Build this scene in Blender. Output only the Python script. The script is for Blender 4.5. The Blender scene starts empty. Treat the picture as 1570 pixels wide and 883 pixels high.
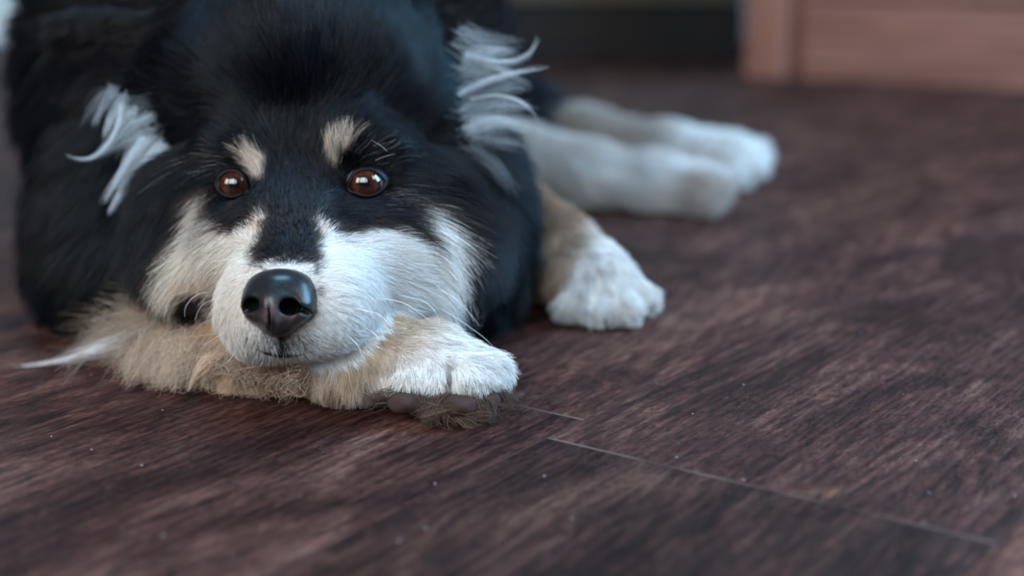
import bpy, math, random
import numpy as np
from mathutils import Vector, Matrix, kdtree

rng = np.random.default_rng(7)
random.seed(7)
C = bpy.context.scene.collection
scene = bpy.context.scene

# ------------------------------------------------------------------ camera
W, H = 1570.0, 883.0
FPX = 2280.0
CAM_H = 0.26
PITCH = math.atan(561.0 / FPX)
cp, sp = math.cos(PITCH), math.sin(PITCH)
RIGHT = np.array([1.0, 0, 0]); UP = np.array([0, sp, cp]); FWD = np.array([0, cp, -sp])
CAM = np.array([0, 0, CAM_H])

cam_d = bpy.data.cameras.new('camera')
cam = bpy.data.objects.new('camera', cam_d); C.objects.link(cam)
cam.location = (0, 0, CAM_H); cam.rotation_euler = (math.pi / 2 - PITCH, 0, 0)
cam_d.sensor_width = 36.0; cam_d.lens = 36.0 * FPX / W
cam_d.clip_start = 0.02; cam_d.clip_end = 60
cam_d.dof.use_dof = True; cam_d.dof.focus_distance = 0.80; cam_d.dof.aperture_fstop = 2.8
scene.camera = cam

# ------------------------------------------------------------------ exposure, world, lights
scene.view_settings.view_transform = 'Standard'
scene.view_settings.look = 'None'
scene.view_settings.exposure = 0.0
scene.view_settings.gamma = 1.0
scene.view_settings.use_curve_mapping = False
scene.cycles.max_bounces = 8
scene.cycles.transparent_max_bounces = 8
scene.cycles.use_denoising = True
scene.cycles.use_adaptive_sampling = False
scene.cycles_curves.shape = 'THICK'
scene.cycles_curves.subdivisions = 2

w = bpy.data.worlds.new('world'); scene.world = w; w.use_nodes = True
w.node_tree.nodes['Background'].inputs[0].default_value = (0.52, 0.50, 0.55, 1)
w.node_tree.nodes['Background'].inputs[1].default_value = 0.11

def area(name, loc, target, sx, sy, power, color):
    l = bpy.data.lights.new(name, 'AREA'); l.shape = 'RECTANGLE'; l.size = sx; l.size_y = sy
    l.energy = power; l.color = color
    o = bpy.data.objects.new(name, l); C.objects.link(o)
    o.location = loc
    o.rotation_euler = (Vector(target) - Vector(loc)).to_track_quat('-Z', 'Y').to_euler()
    return o
# tall window panes behind the camera (the catchlights in the eyes)
area('window_light_pane', (-0.86, -0.80, 1.25), (-0.1, .9, .1), .50, 1.05, 20, (0.60, 0.83, 1.0))
area('window_light_pane', (-0.27, -0.80, 1.25), (-0.1, .9, .1), .50, 1.05, 20, (0.66, 0.86, 1.0))
area('window_light_pane', (0.26, -0.80, 1.15), (-0.1, .9, .1), .26, .80, 6, (0.85, 0.92, 0.95))
# big blue sky window on the right and a roof window over the dog
area('sky_window_light', (1.9, 1.25, 1.1), (0.0, 1.0, .1), 1.2, 1.2, 105, (0.26, 0.63, 1.0))
area('roof_window_light', (-0.1, 1.35, 2.2), (0.0, 1.0, .1), .9, .7, 34, (0.34, 0.66, 1.0))
# added warm fill from the left front
area('left_fill_light', (-1.9, -0.6, 1.3), (-0.1, .95, .1), .9, 1.2, 34, (1.0, 0.87, 0.78))
# added warm fill from the right, brightens the cabinet
area('cabinet_fill_light', (1.9, 0.3, 1.7), (1.0, 2.2, 0), .9, .9, 22, (1.0, 0.72, 0.64))

# ------------------------------------------------------------------ pixel <-> place helpers
def P(u, v, z):
    return CAM + RIGHT * ((u - W / 2) / FPX * z) + UP * ((H / 2 - v) / FPX * z) + FWD * z
def G(u, v, hh=0.0):
    d = RIGHT * ((u - W / 2) / FPX) + UP * ((H / 2 - v) / FPX) + FWD
    t = (hh - CAM_H) / d[2]
    return CAM + d * t
def project(p):
    q = p - CAM
    z = q @ FWD
    return W / 2 + FPX * (q @ RIGHT) / z, H / 2 - FPX * (q @ UP) / z, z

# ------------------------------------------------------------------ generic helpers
def tag(o, label=None, cat=None, group=None, kind=None):
    if label: o['label'] = label
    if cat: o['category'] = cat
    if group: o['group'] = group
    if kind: o['kind'] = kind
    return o
def mesh_obj(name, verts, faces, mat=None, parent=None, smooth=True):
    me = bpy.data.meshes.new(name)
    verts = np.asarray(verts, dtype=np.float64)
    me.from_pydata(verts.tolist(), [], [tuple(int(i) for i in f) for f in faces])
    me.validate(); me.update()
    if smooth:
        me.polygons.foreach_set('use_smooth', [True] * len(me.polygons))
    if mat: me.materials.append(mat)
    o = bpy.data.objects.new(name, me); C.objects.link(o)
    if parent is not None: o.parent = parent
    return o
def quads_obj(name, V, Q, mat, parent=None):
    me = bpy.data.meshes.new(name)
    me.vertices.add(len(V)); me.vertices.foreach_set('co', V.astype(np.float32).ravel())
    me.loops.add(Q.size); me.loops.foreach_set('vertex_index', Q.astype(np.int32).ravel())
    me.polygons.add(len(Q)); me.polygons.foreach_set('loop_start', np.arange(0, Q.size, 4, dtype=np.int32))
    me.polygons.foreach_set('use_smooth', np.ones(len(Q), dtype=bool))
    me.update(calc_edges=True); me.validate()
    me.materials.append(mat)
    o = bpy.data.objects.new(name, me); C.objects.link(o)
    if parent is not None: o.parent = parent
    return o
def nodes(name):
    m = bpy.data.materials.new(name); m.use_nodes = True
    nt = m.node_tree
    return m, nt, nt.nodes['Principled BSDF'], nt.nodes['Material Output']
def N(nt, kind, **kw):
    n = nt.nodes.new(kind)
    for k, v in kw.items():
        if k.startswith('i_'):
            n.inputs[k[2:].replace('_', ' ')].default_value = v
        else: setattr(n, k, v)
    return n
def ramp(nt, stops, inter='LINEAR'):
    r = nt.nodes.new('ShaderNodeValToRGB'); r.color_ramp.interpolation = inter
    e = r.color_ramp.elements
    while len(e) < len(stops): e.new(0.5)
    for x, (pos, col) in zip(e, stops):
        x.position = pos; x.color = (*col, 1) if len(col) == 3 else col
    return r
def mix(nt, fac, a, b, mode='MIX'):
    m = nt.nodes.new('ShaderNodeMix'); m.data_type = 'RGBA'; m.blend_type = mode
    for i, s in ((0, fac), (6, a), (7, b)):
        if hasattr(s, 'links'): nt.links.new(s, m.inputs[i])
        elif isinstance(s, (int, float)): m.inputs[i].default_value = s
        else: m.inputs[i].default_value = (*s, 1)
    return m.outputs[2]

# ------------------------------------------------------------------ implicit-surface modelling
class Field:
    def __init__(self, lo, hi, step):
        self.lo = np.array(lo, float); self.step = step
        self.n = np.ceil((np.array(hi) - self.lo) / step).astype(int) + 1
        self.D = np.full(self.n, 0.08, np.float32)
        self.R = np.zeros(self.n, np.uint8)
        self.B = np.full(self.n, 9.0, np.float32)
        self.ax = [self.lo[i] + np.arange(self.n[i]) * step for i in range(3)]
    def sub(self, c0, c1):
        a = np.clip(np.floor((np.array(c0) - self.lo) / self.step).astype(int), 0, self.n)
        b = np.clip(np.ceil((np.array(c1) - self.lo) / self.step).astype(int) + 1, 0, self.n)
        s = tuple(slice(int(i), int(j)) for i, j in zip(a, b))
        g = np.meshgrid(*[self.ax[i][s[i]] for i in range(3)], indexing='ij')
        return s, np.stack(g, -1).astype(np.float32)
    def blend(self, s, d, k, region, cut=False):
        A = self.D[s]
        if cut:
            h = np.maximum(k - np.abs(-d - A), 0) / k
            self.D[s] = np.maximum(A, -d) + h * h * k * .25
            return
        h = np.maximum(k - np.abs(A - d), 0) / k
        self.D[s] = np.minimum(A, d) - h * h * k * .25
        m = d < self.B[s]
        self.B[s] = np.where(m, d, self.B[s]); self.R[s] = np.where(m, region, self.R[s])
    def cone(self, a, b, r1, r2, k=.015, region=0, cut=False):
        a = np.array(a); b = np.array(b); pad = max(r1, r2) + .05
        s, X = self.sub(np.minimum(a, b) - pad, np.maximum(a, b) + pad)
        if X.size == 0: return
        ab = b - a; L2 = max(ab @ ab, 1e-9)
        t = np.clip(((X - a) @ ab) / L2, 0, 1)
        d = np.linalg.norm(X - a - t[..., None] * ab, axis=-1) - (r1 + (r2 - r1) * t)
        self.blend(s, d, k, region, cut)
    def ell(self, c, r, M=None, k=.015, region=0, cut=False):
        c = np.array(c); r = np.array(r, float); pad = r.max() + .05
        s, X = self.sub(c - pad, c + pad)
        if X.size == 0: return
        q = X - c
        if M is not None: q = q @ np.array(M).T      # rows of M = the ellipsoid's own axes
        k0 = np.linalg.norm(q / r, axis=-1); k1 = np.linalg.norm(q / r ** 2, axis=-1) + 1e-9
        self.blend(s, k0 * (k0 - 1) / k1, k, region, cut)
    def mesh(self):
        D = self.D
        neg = D < 0
        c = [neg[i:neg.shape[0] - 1 + i, j:neg.shape[1] - 1 + j, l:neg.shape[2] - 1 + l] for i in (0, 1) for j in (0, 1) for l in (0, 1)]
        cnt = sum(x.astype(np.uint8) for x in c)
        act = (cnt > 0) & (cnt < 8)
        ids = -np.ones(act.shape, np.int64); I = np.argwhere(act); ids[act] = np.arange(len(I))
        V = np.zeros((len(I), 3)); K = np.zeros(len(I))
        corners = [(i, j, l) for i in (0, 1) for j in (0, 1) for l in (0, 1)]
        for a in corners:
            for ax in range(3):
                if a[ax]: continue
                b = list(a); b[ax] = 1
                da = D[I[:, 0] + a[0], I[:, 1] + a[1], I[:, 2] + a[2]]; db = D[I[:, 0] + b[0], I[:, 1] + b[1], I[:, 2] + b[2]]
                x = (da < 0) != (db < 0)
                t = np.where(x, da / np.where(x, da - db, 1), 0)
                p = np.tile(np.array(a, float), (len(I), 1)); p[:, ax] += t
                V[x] += p[x]; K[x] += 1
        V = self.lo + (I + V / K[:, None]) * self.step
        Q = []
        for ax in range(3):
            o1, o2 = [(1, 2), (2, 0), (0, 1)][ax]
            n = list(D.shape); sl0 = [slice(1, -1)] * 3; sl1 = [slice(1, -1)] * 3
            sl0[ax] = slice(0, -1); sl1[ax] = slice(1, None)
            n0 = neg[tuple(sl0)]; n1 = neg[tuple(sl1)]
            E = np.argwhere(n0 != n1); off = np.array([1, 1, 1]); off[ax] = 0
            s = n0[n0 != n1]
            E = E + off
            def g(d1, d2):
                e = E.copy(); e[:, o1] -= d1; e[:, o2] -= d2
                return ids[e[:, 0], e[:, 1], e[:, 2]]
            q = np.stack([g(1, 1), g(0, 1), g(0, 0), g(1, 0)], 1)
            q[~s] = q[~s][:, ::-1]
            Q.append(q)
        Q = np.concatenate(Q); Q = Q[(Q >= 0).all(1)]
        return V, Q
    def sample(self, p, G_=None):
        A = self.D if G_ is None else G_
        x = (p - self.lo) / self.step
        x = np.clip(x, 0, np.array(self.n) - 1.001); i = x.astype(int); f = x - i
        out = 0
        for a in (0, 1):
            for b in (0, 1):
                for c in (0, 1):
                    wgt = (f[..., 0] if a else 1 - f[..., 0]) * (f[..., 1] if b else 1 - f[..., 1]) * (f[..., 2] if c else 1 - f[..., 2])
                    out = out + wgt * A[i[..., 0] + a, i[..., 1] + b, i[..., 2] + c]
        return out
    def grad(self, p, e=.003):
        g = np.stack([self.sample(p + np.eye(3)[k] * e) - self.sample(p - np.eye(3)[k] * e) for k in range(3)], -1)
        return g / (np.linalg.norm(g, axis=-1, keepdims=True) + 1e-9)
    def region(self, p):
        x = np.clip(np.round((p - self.lo) / self.step).astype(int), 0, np.array(self.n) - 1)
        return self.R[x[:, 0], x[:, 1], x[:, 2]]

# ================================================================== SETTING
# ---- floor of wide boards, 0.233 m, running 35 degrees off the view
A0 = G(839, 671)[:2]
TH = math.atan(1665 / (2280 * cp + 561 * sp))
dl = np.array([math.sin(TH), math.cos(TH)]); dw = np.array([math.cos(TH), -math.sin(TH)])
PWID = 0.2335; PLEN = 1.28
fm, nt, bs, out = nodes('dark brown wood boards')
L = nt.links
uv = N(nt, 'ShaderNodeUVMap', uv_map='grain')
idn = N(nt, 'ShaderNodeAttribute', attribute_name='board')
def nz(scale_xyz, sc, detail=6, rough=.6, dist=0.0):
    mp = N(nt, 'ShaderNodeMapping'); mp.inputs['Scale'].default_value = scale_xyz
    L.new(uv.outputs[0], mp.inputs['Vector'])
    n = N(nt, 'ShaderNodeTexNoise'); n.inputs['Scale'].default_value = sc; n.inputs['Detail'].default_value = detail
    n.inputs['Roughness'].default_value = rough; n.inputs['Distortion'].default_value = dist
    L.new(mp.outputs[0], n.inputs['Vector']); return n.outputs[0]
g_fine = nz((9, 75, 1), 4.0, 5, .7, .3)           # thin pores along the grain
g_mid = nz((9, 22, 1), 3.0, 8, .72, 1.3)
g_big = nz((2.2, 7.5, 1), 2.6, 5, .58, 1.2)
blot = nz((1.0, 1.9, 1), 11.0, 6, .65, .8)
# big cathedral-like rings
mpw = N(nt, 'ShaderNodeMapping'); mpw.inputs['Scale'].default_value = (1.1, 5.5, 1)
L.new(uv.outputs[0], mpw.inputs['Vector'])
wv = N(nt, 'ShaderNodeTexWave', wave_type='RINGS', rings_direction='SPHERICAL')
wv.inputs['Scale'].default_value = 7.0; wv.inputs['Distortion'].default_value = 7.0
wv.inputs['Detail'].default_value = 3; wv.inputs['Detail Scale'].default_value = 1.5
L.new(mpw.outputs[0], wv.inputs['Vector'])
r1 = ramp(nt, [(.34, (.012, .0050, .0043)), (.46, (.032, .0124, .0100)), (.58, (.076, .0320, .0240)), (.72, (.175, .088, .064))])
addm = N(nt, 'ShaderNodeMath', operation='MULTIPLY_ADD'); L.new(g_mid, addm.inputs[0]); addm.inputs[1].default_value = .40
m2 = N(nt, 'ShaderNodeMath', operation='MULTIPLY'); L.new(g_big, m2.inputs[0]); m2.inputs[1].default_value = .62
L.new(m2.outputs[0], addm.inputs[2])
m3 = N(nt, 'ShaderNodeMath', operation='MULTIPLY_ADD'); L.new(wv.outputs['Fac'], m3.inputs[0]); m3.inputs[1].default_value = .06
L.new(addm.outputs[0], m3.inputs[2])
L.new(m3.outputs[0], r1.inputs[0])
# pores
rp = ramp(nt, [(.40, (.25, .23, .23)), (.52, (1, 1, 1)), (.70, (1.25, 1.22, 1.2))])
L.new(g_fine, rp.inputs[0])
c1 = mix(nt, .7, r1.outputs[0], rp.outputs[0], 'MULTIPLY')
pit = nz((48, 110, 1), 4.0, 5, .7)
rpt = ramp(nt, [(.38, (.30, .28, .28)), (.46, (1, 1, 1)), (.56, (1, 1, 1)), (.66, (1.9, 1.8, 1.7))]); L.new(pit, rpt.inputs[0])
c1 = mix(nt, .8, c1, rpt.outputs[0], 'MULTIPLY')
# dark knots / blotches
rb = ramp(nt, [(.30, (.35, .32, .34)), (.43, (1, 1, 1)), (.62, (1, 1, 1)), (.76, (1.45, 1.4, 1.35))])
L.new(blot, rb.inputs[0])
c2 = mix(nt, .85, c1, rb.outputs[0], 'MULTIPLY')
# board to board tone
c3 = mix(nt, 1.0, c2, idn.outputs['Color'], 'MULTIPLY')
# scuffs: pale worn specks
scf = nz((9, 60, 1), 16, 3, .7)
rs = ramp(nt, [(.62, (0, 0, 0)), (.74, (1, 1, 1))]); L.new(scf, rs.inputs[0])
scp = nz((1.3, 1.6, 1), 7, 3, .6)
rs2 = ramp(nt, [(.44, (0, 0, 0)), (.66, (1, 1, 1))]); L.new(scp, rs2.inputs[0])
ms = N(nt, 'ShaderNodeMath', operation='MULTIPLY'); L.new(rs.outputs[0], ms.inputs[0]); L.new(rs2.outputs[0], ms.inputs[1])
ms2 = N(nt, 'ShaderNodeMath', operation='MULTIPLY'); L.new(ms.outputs[0], ms2.inputs[0]); ms2.inputs[1].default_value = .75
c4 = mix(nt, ms2.outputs[0], c3, (.34, .25, .21))
vd = N(nt, 'ShaderNodeTexVoronoi'); vd.inputs['Scale'].default_value = 110; L.new(uv.outputs[0], vd.inputs['Vector'])
lt = N(nt, 'ShaderNodeMath', operation='LESS_THAN'); L.new(vd.outputs['Distance'], lt.inputs[0]); lt.inputs[1].default_value = .055
spn = N(nt, 'ShaderNodeSeparateColor'); L.new(vd.outputs['Color'], spn.inputs[0])
gt = N(nt, 'ShaderNodeMath', operation='GREATER_THAN'); L.new(spn.outputs[0], gt.inputs[0]); gt.inputs[1].default_value = .80
ml = N(nt, 'ShaderNodeMath', operation='MULTIPLY'); L.new(lt.outputs[0], ml.inputs[0]); L.new(gt.outputs[0], ml.inputs[1])
c4 = mix(nt, ml.outputs[0], c4, (.62, .58, .56))
L.new(c4, bs.inputs['Base Color'])
rr = ramp(nt, [(.3, (.42, .42, .42)), (.7, (.62, .62, .62))]); L.new(g_mid, rr.inputs[0])
L.new(rr.outputs[0], bs.inputs['Roughness'])
bs.inputs['Specular IOR Level'].default_value = .09
hm0 = N(nt, 'ShaderNodeMath', operation='MULTIPLY_ADD'); L.new(pit, hm0.inputs[0]); hm0.inputs[1].default_value = .7; L.new(g_mid, hm0.inputs[2])
hm = N(nt, 'ShaderNodeMath', operation='MULTIPLY_ADD'); L.new(g_fine, hm.inputs[0]); hm.inputs[1].default_value = .7; L.new(hm0.outputs[0], hm.inputs[2])
bm_ = N(nt, 'ShaderNodeBump'); bm_.inputs['Strength'].default_value = .75; bm_.inputs['Distance'].default_value = .0013
L.new(hm.outputs[0], bm_.inputs['Height']); L.new(bm_.outputs[0], bs.inputs['Normal'])
seam_m, nts, bss, _ = nodes('worn board edge')
bss.inputs['Roughness'].default_value = .8; bss.inputs['Specular IOR Level'].default_value = 0
ns_ = N(nts, 'ShaderNodeTexNoise'); ns_.inputs['Scale'].default_value = 9; ns_.inputs['Detail'].default_value = 6
tcs = N(nts, 'ShaderNodeTexCoord'); nts.links.new(tcs.outputs['Object'], ns_.inputs['Vector'])
rs_ = ramp(nts, [(.44, (0, 0, 0)), (.56, (1, 1, 1))]); nts.links.new(ns_.outputs[0], rs_.inputs[0])
ats = N(nts, 'ShaderNodeAttribute', attribute_name='board')
fs_ = mix(nts, 1, rs_.outputs[0], ats.outputs['Color'], 'MULTIPLY')
nts.links.new(mix(nts, fs_, (.030, .016, .015), (.26, .19, .17)), bss.inputs['Base Color'])

V, F, FM, UVs, ID = [], [], [], [], []
def board(w0, w1, l0, l1, off, tone):
    e = .0011; e2 = .00028; dz = .0003
    def q(a, b, z):
        xy = A0 + dw * a + dl * b; return (xy[0], xy[1], z)
    i = len(V)
    outer = [(w0, l0), (w1, l0), (w1, l1), (w0, l1)]
    inner = [(w0 + e2, l0 + e), (w1 - e2, l0 + e), (w1 - e2, l1 - e), (w0 + e2, l1 - e)]
    for a, b in inner: V.append(q(a, b, 0))
    for a, b in outer: V.append(q(a, b, -dz))
    for a, b in outer: V.append(q(a, b, -.012))
    coords = inner + outer + outer
    fs = [(0, 1, 2, 3)] + [(4 + k, 4 + (k + 1) % 4, (k + 1) % 4, k) for k in range(4)] + [(8 + k, 8 + (k + 1) % 4, 4 + (k + 1) % 4, 4 + k) for k in range(4)]
    for n_, f in enumerate(fs):
        F.append(tuple(i + x for x in f)); FM.append(0 if n_ == 0 else 1)
        for x in f:
            a, b = coords[x]; UVs.append((b + off[0], a + off[1])); ID.append((*tone, 1) if n_ == 0 else ((.42, .40, .38, 1) if n_ in (1, 3) else (.22, .22, .22, 1)))
tones = [(1.0, .98, 1.0), (.72, .70, .74), (1.22, 1.12, 1.08), (.9, .86, .88), (1.1, 1.06, 1.06), (.82, .80, .82)]
r_ = random.Random(5)
for row in range(-16, 17):
    w0 = row * PWID
    start = {0: 0.0, -1: .035 + 0.0, 1: .52, 2: .95}.get(row, r_.uniform(0, PLEN))
    for k in range(-3, 5):
        l0 = start + k * PLEN
        if l0 > 5.2 or l0 + PLEN < -1.6: continue
        t = tones[(row * 3 + k * 5) % 6]
        if row == 0 and k == -1: t = (.66, .64, .66)
        if row == 0 and k == 0: t = (.95, .90, .92)
        if row == -1 and k == -1: t = (1.02, .98, 1.02)
        if row == -1 and k == 0: t = (1.02, .92, .92)
        if row == -2: t = (1.06, .98, 1.0)
        if row == 1: t = (1.25, 1.12, 1.12)
        board(w0, w0 + PWID, l0, l0 + PLEN, (r_.uniform(0, 20), r_.uniform(0, 20)), t)
floor = mesh_obj('floor', V, F, fm, smooth=False)
floor.data.materials.append(seam_m)
floor.data.polygons.foreach_set('material_index', FM)
ul = floor.data.uv_layers.new(name='grain'); ul.data.foreach_set('uv', np.array(UVs, np.float32).ravel())
ca = floor.data.color_attributes.new('board', 'FLOAT_COLOR', 'CORNER'); ca.data.foreach_set('color', np.array(ID, np.float32).ravel())
tag(floor, 'dark brown worn wood board floor', 'floor', kind='structure')

# ---- pale wall far behind
wm, nt, bs, _ = nodes('pale painted wall')
n1 = N(nt, 'ShaderNodeTexNoise'); n1.inputs['Scale'].default_value = 6
rw = ramp(nt, [(.3, (.76, .80, .78)), (.7, (.82, .85, .83))]); nt.links.new(n1.outputs[0], rw.inputs[0]); nt.links.new(rw.outputs[0], bs.inputs['Base Color'])
bs.inputs['Roughness'].default_value = .85
def box(x0, x1, y0, y1, z0, z1):
    v = [(x, y, z) for x in (x0, x1) for y in (y0, y1) for z in (z0, z1)]
    f = [(0, 1, 3, 2), (4, 6, 7, 5), (0, 4, 5, 1), (2, 3, 7, 6), (0, 2, 6, 4), (1, 5, 7, 3)]
    return v, f
def join(parts):
    v, f = [], []
    for a, b in parts:
        i = len(v); v += a; f += [tuple(x + i for x in q) for q in b]
    return v, f
def xform(part, M):
    return [tuple(M @ Vector(p)) for p in part[0]], part[1]
def bevel(o, wd=.003, seg=2):
    m = o.modifiers.new('bevel', 'BEVEL'); m.width = wd; m.segments = seg; m.limit_method = 'ANGLE'
    return o
v, f = box(-3.2, 2.6, 3.35, 3.45, -.012, 2.4)
tag(mesh_obj('wall_back', v, f, wm, smooth=False), 'pale grey wall behind the dog', 'wall', kind='structure')

# ---- red-brown wooden cabinet, right background
def wood(name, dark, mid, light, axis_scale, rough=.5):
    m, nt, bs, _ = nodes(name)
    tc = N(nt, 'ShaderNodeTexCoord'); mp = N(nt, 'ShaderNodeMapping'); mp.inputs['Scale'].default_value = axis_scale
    nt.links.new(tc.outputs['Object'], mp.inputs['Vector'])
    n = N(nt, 'ShaderNodeTexNoise'); n.inputs['Scale'].default_value = 3.0; n.inputs['Detail'].default_value = 6; n.inputs['Distortion'].default_value = .8
    nt.links.new(mp.outputs[0], n.inputs['Vector'])
    r = ramp(nt, [(.32, dark), (.5, mid), (.68, light)]); nt.links.new(n.outputs[0], r.inputs[0]); nt.links.new(r.outputs[0], bs.inputs['Base Color'])
    bs.inputs['Roughness'].default_value = rough
    b = N(nt, 'ShaderNodeBump'); b.inputs['Strength'].default_value = .25; b.inputs['Distance'].default_value = .002
    nt.links.new(n.outputs[0], b.inputs['Height']); nt.links.new(b.outputs[0], bs.inputs['Normal'])
    return m
cab_h = wood('red-brown cabinet wood, grain across', (.17, .060, .041), (.26, .102, .072), (.34, .150, .110), (1.2, 9, 22))
cab_v = wood('red-brown cabinet wood, grain upright', (.17, .058, .036), (.25, .092, .060), (.31, .130, .088), (12, 12, .9))
ga = G(1143, 119); gb = G(1570, 141)
ang = math.atan2((gb - ga)[1], (gb - ga)[0])
cabinet = bpy.data.objects.new('wooden_cabinet', None); C.objects.link(cabinet)
cabinet.location = (ga[0], ga[1], 0); cabinet.rotation_euler = (0, 0, ang)
tag(cabinet, 'red-brown wooden cabinet with corner post and low side board, behind the dog', 'cabinet')
sc_ = (FPX / project(ga)[2])
pw = 64 / sc_
def cpart(name, b, mat): return bevel(mesh_obj(name, *b, mat, parent=cabinet, smooth=False), .004)
cpart('corner_post', box(0, pw, -.012, .06, 0, .80), cab_v)
cpart('side_board', box(pw + .022, 1.35, .012, .03, .0, .128), cab_h)
cpart('upper_panel', box(pw + .022, 1.35, .018, .03, .136, .80), cab_h)
cpart('corner_post', box(1.35, 1.35 + pw, -.012, .06, 0, .80), cab_v)
cpart('back_panel', box(pw - .01, 1.36, .034, .05, .0, .80), cab_v)
cpart('cabinet_top', box(-.02, 1.37 + pw, -.03, .50, .80, .825), cab_h)
cpart('far_side', box(0.0, .02, .06, .48, 0, .80), cab_v)

# ---- dark low bed base between dog and cabinet
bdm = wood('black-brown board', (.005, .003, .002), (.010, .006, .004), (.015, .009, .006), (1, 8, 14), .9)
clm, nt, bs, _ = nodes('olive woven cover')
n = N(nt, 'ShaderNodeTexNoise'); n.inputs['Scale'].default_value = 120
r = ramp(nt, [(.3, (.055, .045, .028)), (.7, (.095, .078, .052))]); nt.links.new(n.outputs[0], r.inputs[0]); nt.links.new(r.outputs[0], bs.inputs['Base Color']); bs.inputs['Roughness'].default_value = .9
bl = G(560, 96); br = G(1146, 96)
bed = bpy.data.objects.new('bed', None); C.objects.link(bed); bed.location = (bl[0], bl[1], 0)
tag(bed, 'low black-brown bed base with olive cover edge, between the dog and the cabinet', 'bed')
bw = br[0] - bl[0] - .01
def bpart(name, b, mat): return bevel(mesh_obj(name, *b, mat, parent=bed, smooth=False), .006, 3)
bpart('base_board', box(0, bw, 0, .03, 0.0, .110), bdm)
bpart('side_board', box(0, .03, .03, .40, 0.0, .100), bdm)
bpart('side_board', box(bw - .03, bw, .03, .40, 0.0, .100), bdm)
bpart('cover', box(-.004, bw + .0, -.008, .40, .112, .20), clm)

# ================================================================== DOG
# regions
HEAD, NECK, BODY, LEGN, PAWN, LEGF, PAWF, HINDA, HINDB, CHEST = range(1, 11)
dog_f = Field((-.44, .66, -.012), (.36, 1.98, .46), .0032)
def ppm(z): return FPX / z
def E(u, v, z, rx, ry, rz, k=.02, region=HEAD, rot=None, cut=False):
    M = np.stack([RIGHT, UP, FWD])
    if rot is not None:
        c_, s_ = math.cos(rot), math.sin(rot)
        M = np.stack([c_ * RIGHT + s_ * UP, -s_ * RIGHT + c_ * UP, FWD])
    dog_f.ell(P(u, v, z), (rx, ry, rz), M, k, region, cut)
def K(pts, k=.015, region=0):
    for (a, b) in zip(pts[:-1], pts[1:]):
        dog_f.cone(P(*a[:3]), P(*b[:3]), a[3] / ppm(a[2]), b[3] / ppm(b[2]), k, region)
# torso, rump, shoulders
K([(365, 110, 1.16, 312), (440, 80, 1.36, 250), (560, 70, 1.60, 215)], .05, BODY)
E(300, 290, 1.06, .085, .10, .10, .04, BODY)
E(560, 290, 1.07, .080, .10, .10, .04, BODY)
K([(600, 150, 1.60, 150), (760, 190, 1.56, 85)], .04, BODY)             # thigh
# neck and ruff
K([(455, 150, .99, 215), (405, 150, 1.10, 285)], .04, NECK)
E(222, 345, 1.005, .060, .075, .06, .035, NECK)
E(200, 405, .995, .040, .040, .045, .03, NECK)
E(665, 335, .99, .052, .078, .06, .035, NECK)
E(450, 400, .985, .09, .055, .06, .04, CHEST)
# skull
E(465, 135, .940, .070, .072, .083, .02, HEAD)
E(376, 228, .877, .024, .020, .026, .02, HEAD)
E(546, 224, .866, .025, .020, .026, .02, HEAD)
E(305, 335, .905, .030, .040, .036, .025, HEAD)
E(617, 345, .893, .038, .045, .042, .025, HEAD)
K([(463, 285, .880, 92), (447, 380, .835, 76), (432, 455, .793, 58)], .015, HEAD)
E(502, 462, .808, .029, .029, .034, .014, HEAD)
E(398, 474, .803, .022, .028, .030, .014, HEAD)
E(445, 515, .812, .026, .013, .024, .010, HEAD)
E(585, 430, .868, .032, .028, .036, .02, HEAD)
E(320, 415, .880, .026, .024, .034, .02, HEAD)
E(520, 395, .852, .032, .026, .036, .02, HEAD)
E(375, 390, .858, .026, .028, .034, .02, HEAD)
# eye sockets
E(332, 308, .884, .024, .024, .022, .02, HEAD)
E(565, 415, .850, .028, .032, .030, .025, HEAD)
E(628, 400, .880, .036, .042, .036, .025, HEAD)
EYES = [(361, 284, .8590), (561, 282, .8510)]
for (u, v, z) in EYES: E(u, v, z - .006, .0108, .0090, .012, .005, HEAD, cut=True)
# near foreleg, lying across in front under the chin
K([(225, 508, .950, 22), (310, 534, .890, 36), (430, 545, .862, 60), (545, 552, .838, 58)], .02, LEGN)
K([(545, 552, .838, 56), (600, 556, .825, 54), (660, 560, .815, 48)], .015, PAWN)
K([(630, 556, .820, 46), (628, 592, .800, 32)], .008, PAWN)
K([(650, 548, .822, 44), (672, 594, .797, 29)], .006, PAWN)
K([(660, 545, .825, 46), (716, 585, .797, 34)], .006, PAWN)
K([(665, 542, .830, 44), (748, 574, .806, 33)], .006, PAWN)
E(535, 596, .826, .015, .009, .012, .012, PAWN)
# far foreleg
K([(770, 330, 1.14, 66), (850, 392, 1.055, 58), (900, 425, 1.015, 52)], .02, LEGF)
K([(900, 425, 1.015, 50), (930, 438, 1.0, 46)], .015, PAWF)
for a in [(880, 470, .990, 22), (916, 476, .982, 25), (956, 472, .983, 25), (986, 455, .995, 21)]:
    K([(915, 430, 1.005, 36), a], .006, PAWF)
# hind feet
K([(800, 245, 1.42, 52), (900, 266, 1.395, 40), (1000, 276, 1.375, 36), (1072, 292, 1.362, 37)], .02, HINDA)
for a in [(1080, 305, 1.348, 20), (1094, 292, 1.355, 20), (1098, 278, 1.37, 19)]: K([(1060, 285, 1.365, 30), a], .006, HINDA)
K([(780, 190, 1.57, 55), (900, 212, 1.54, 38), (1020, 226, 1.515, 31), (1120, 240, 1.495, 33)], .02, HINDB)
for a in [(1130, 262, 1.478, 18), (1150, 250, 1.485, 19), (1155, 234, 1.50, 18)]: K([(1110, 236, 1.50, 26), a], .006, HINDB)
E(690, 590, .784, .0022, .014, .009, .006, PAWN, cut=True)
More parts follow.
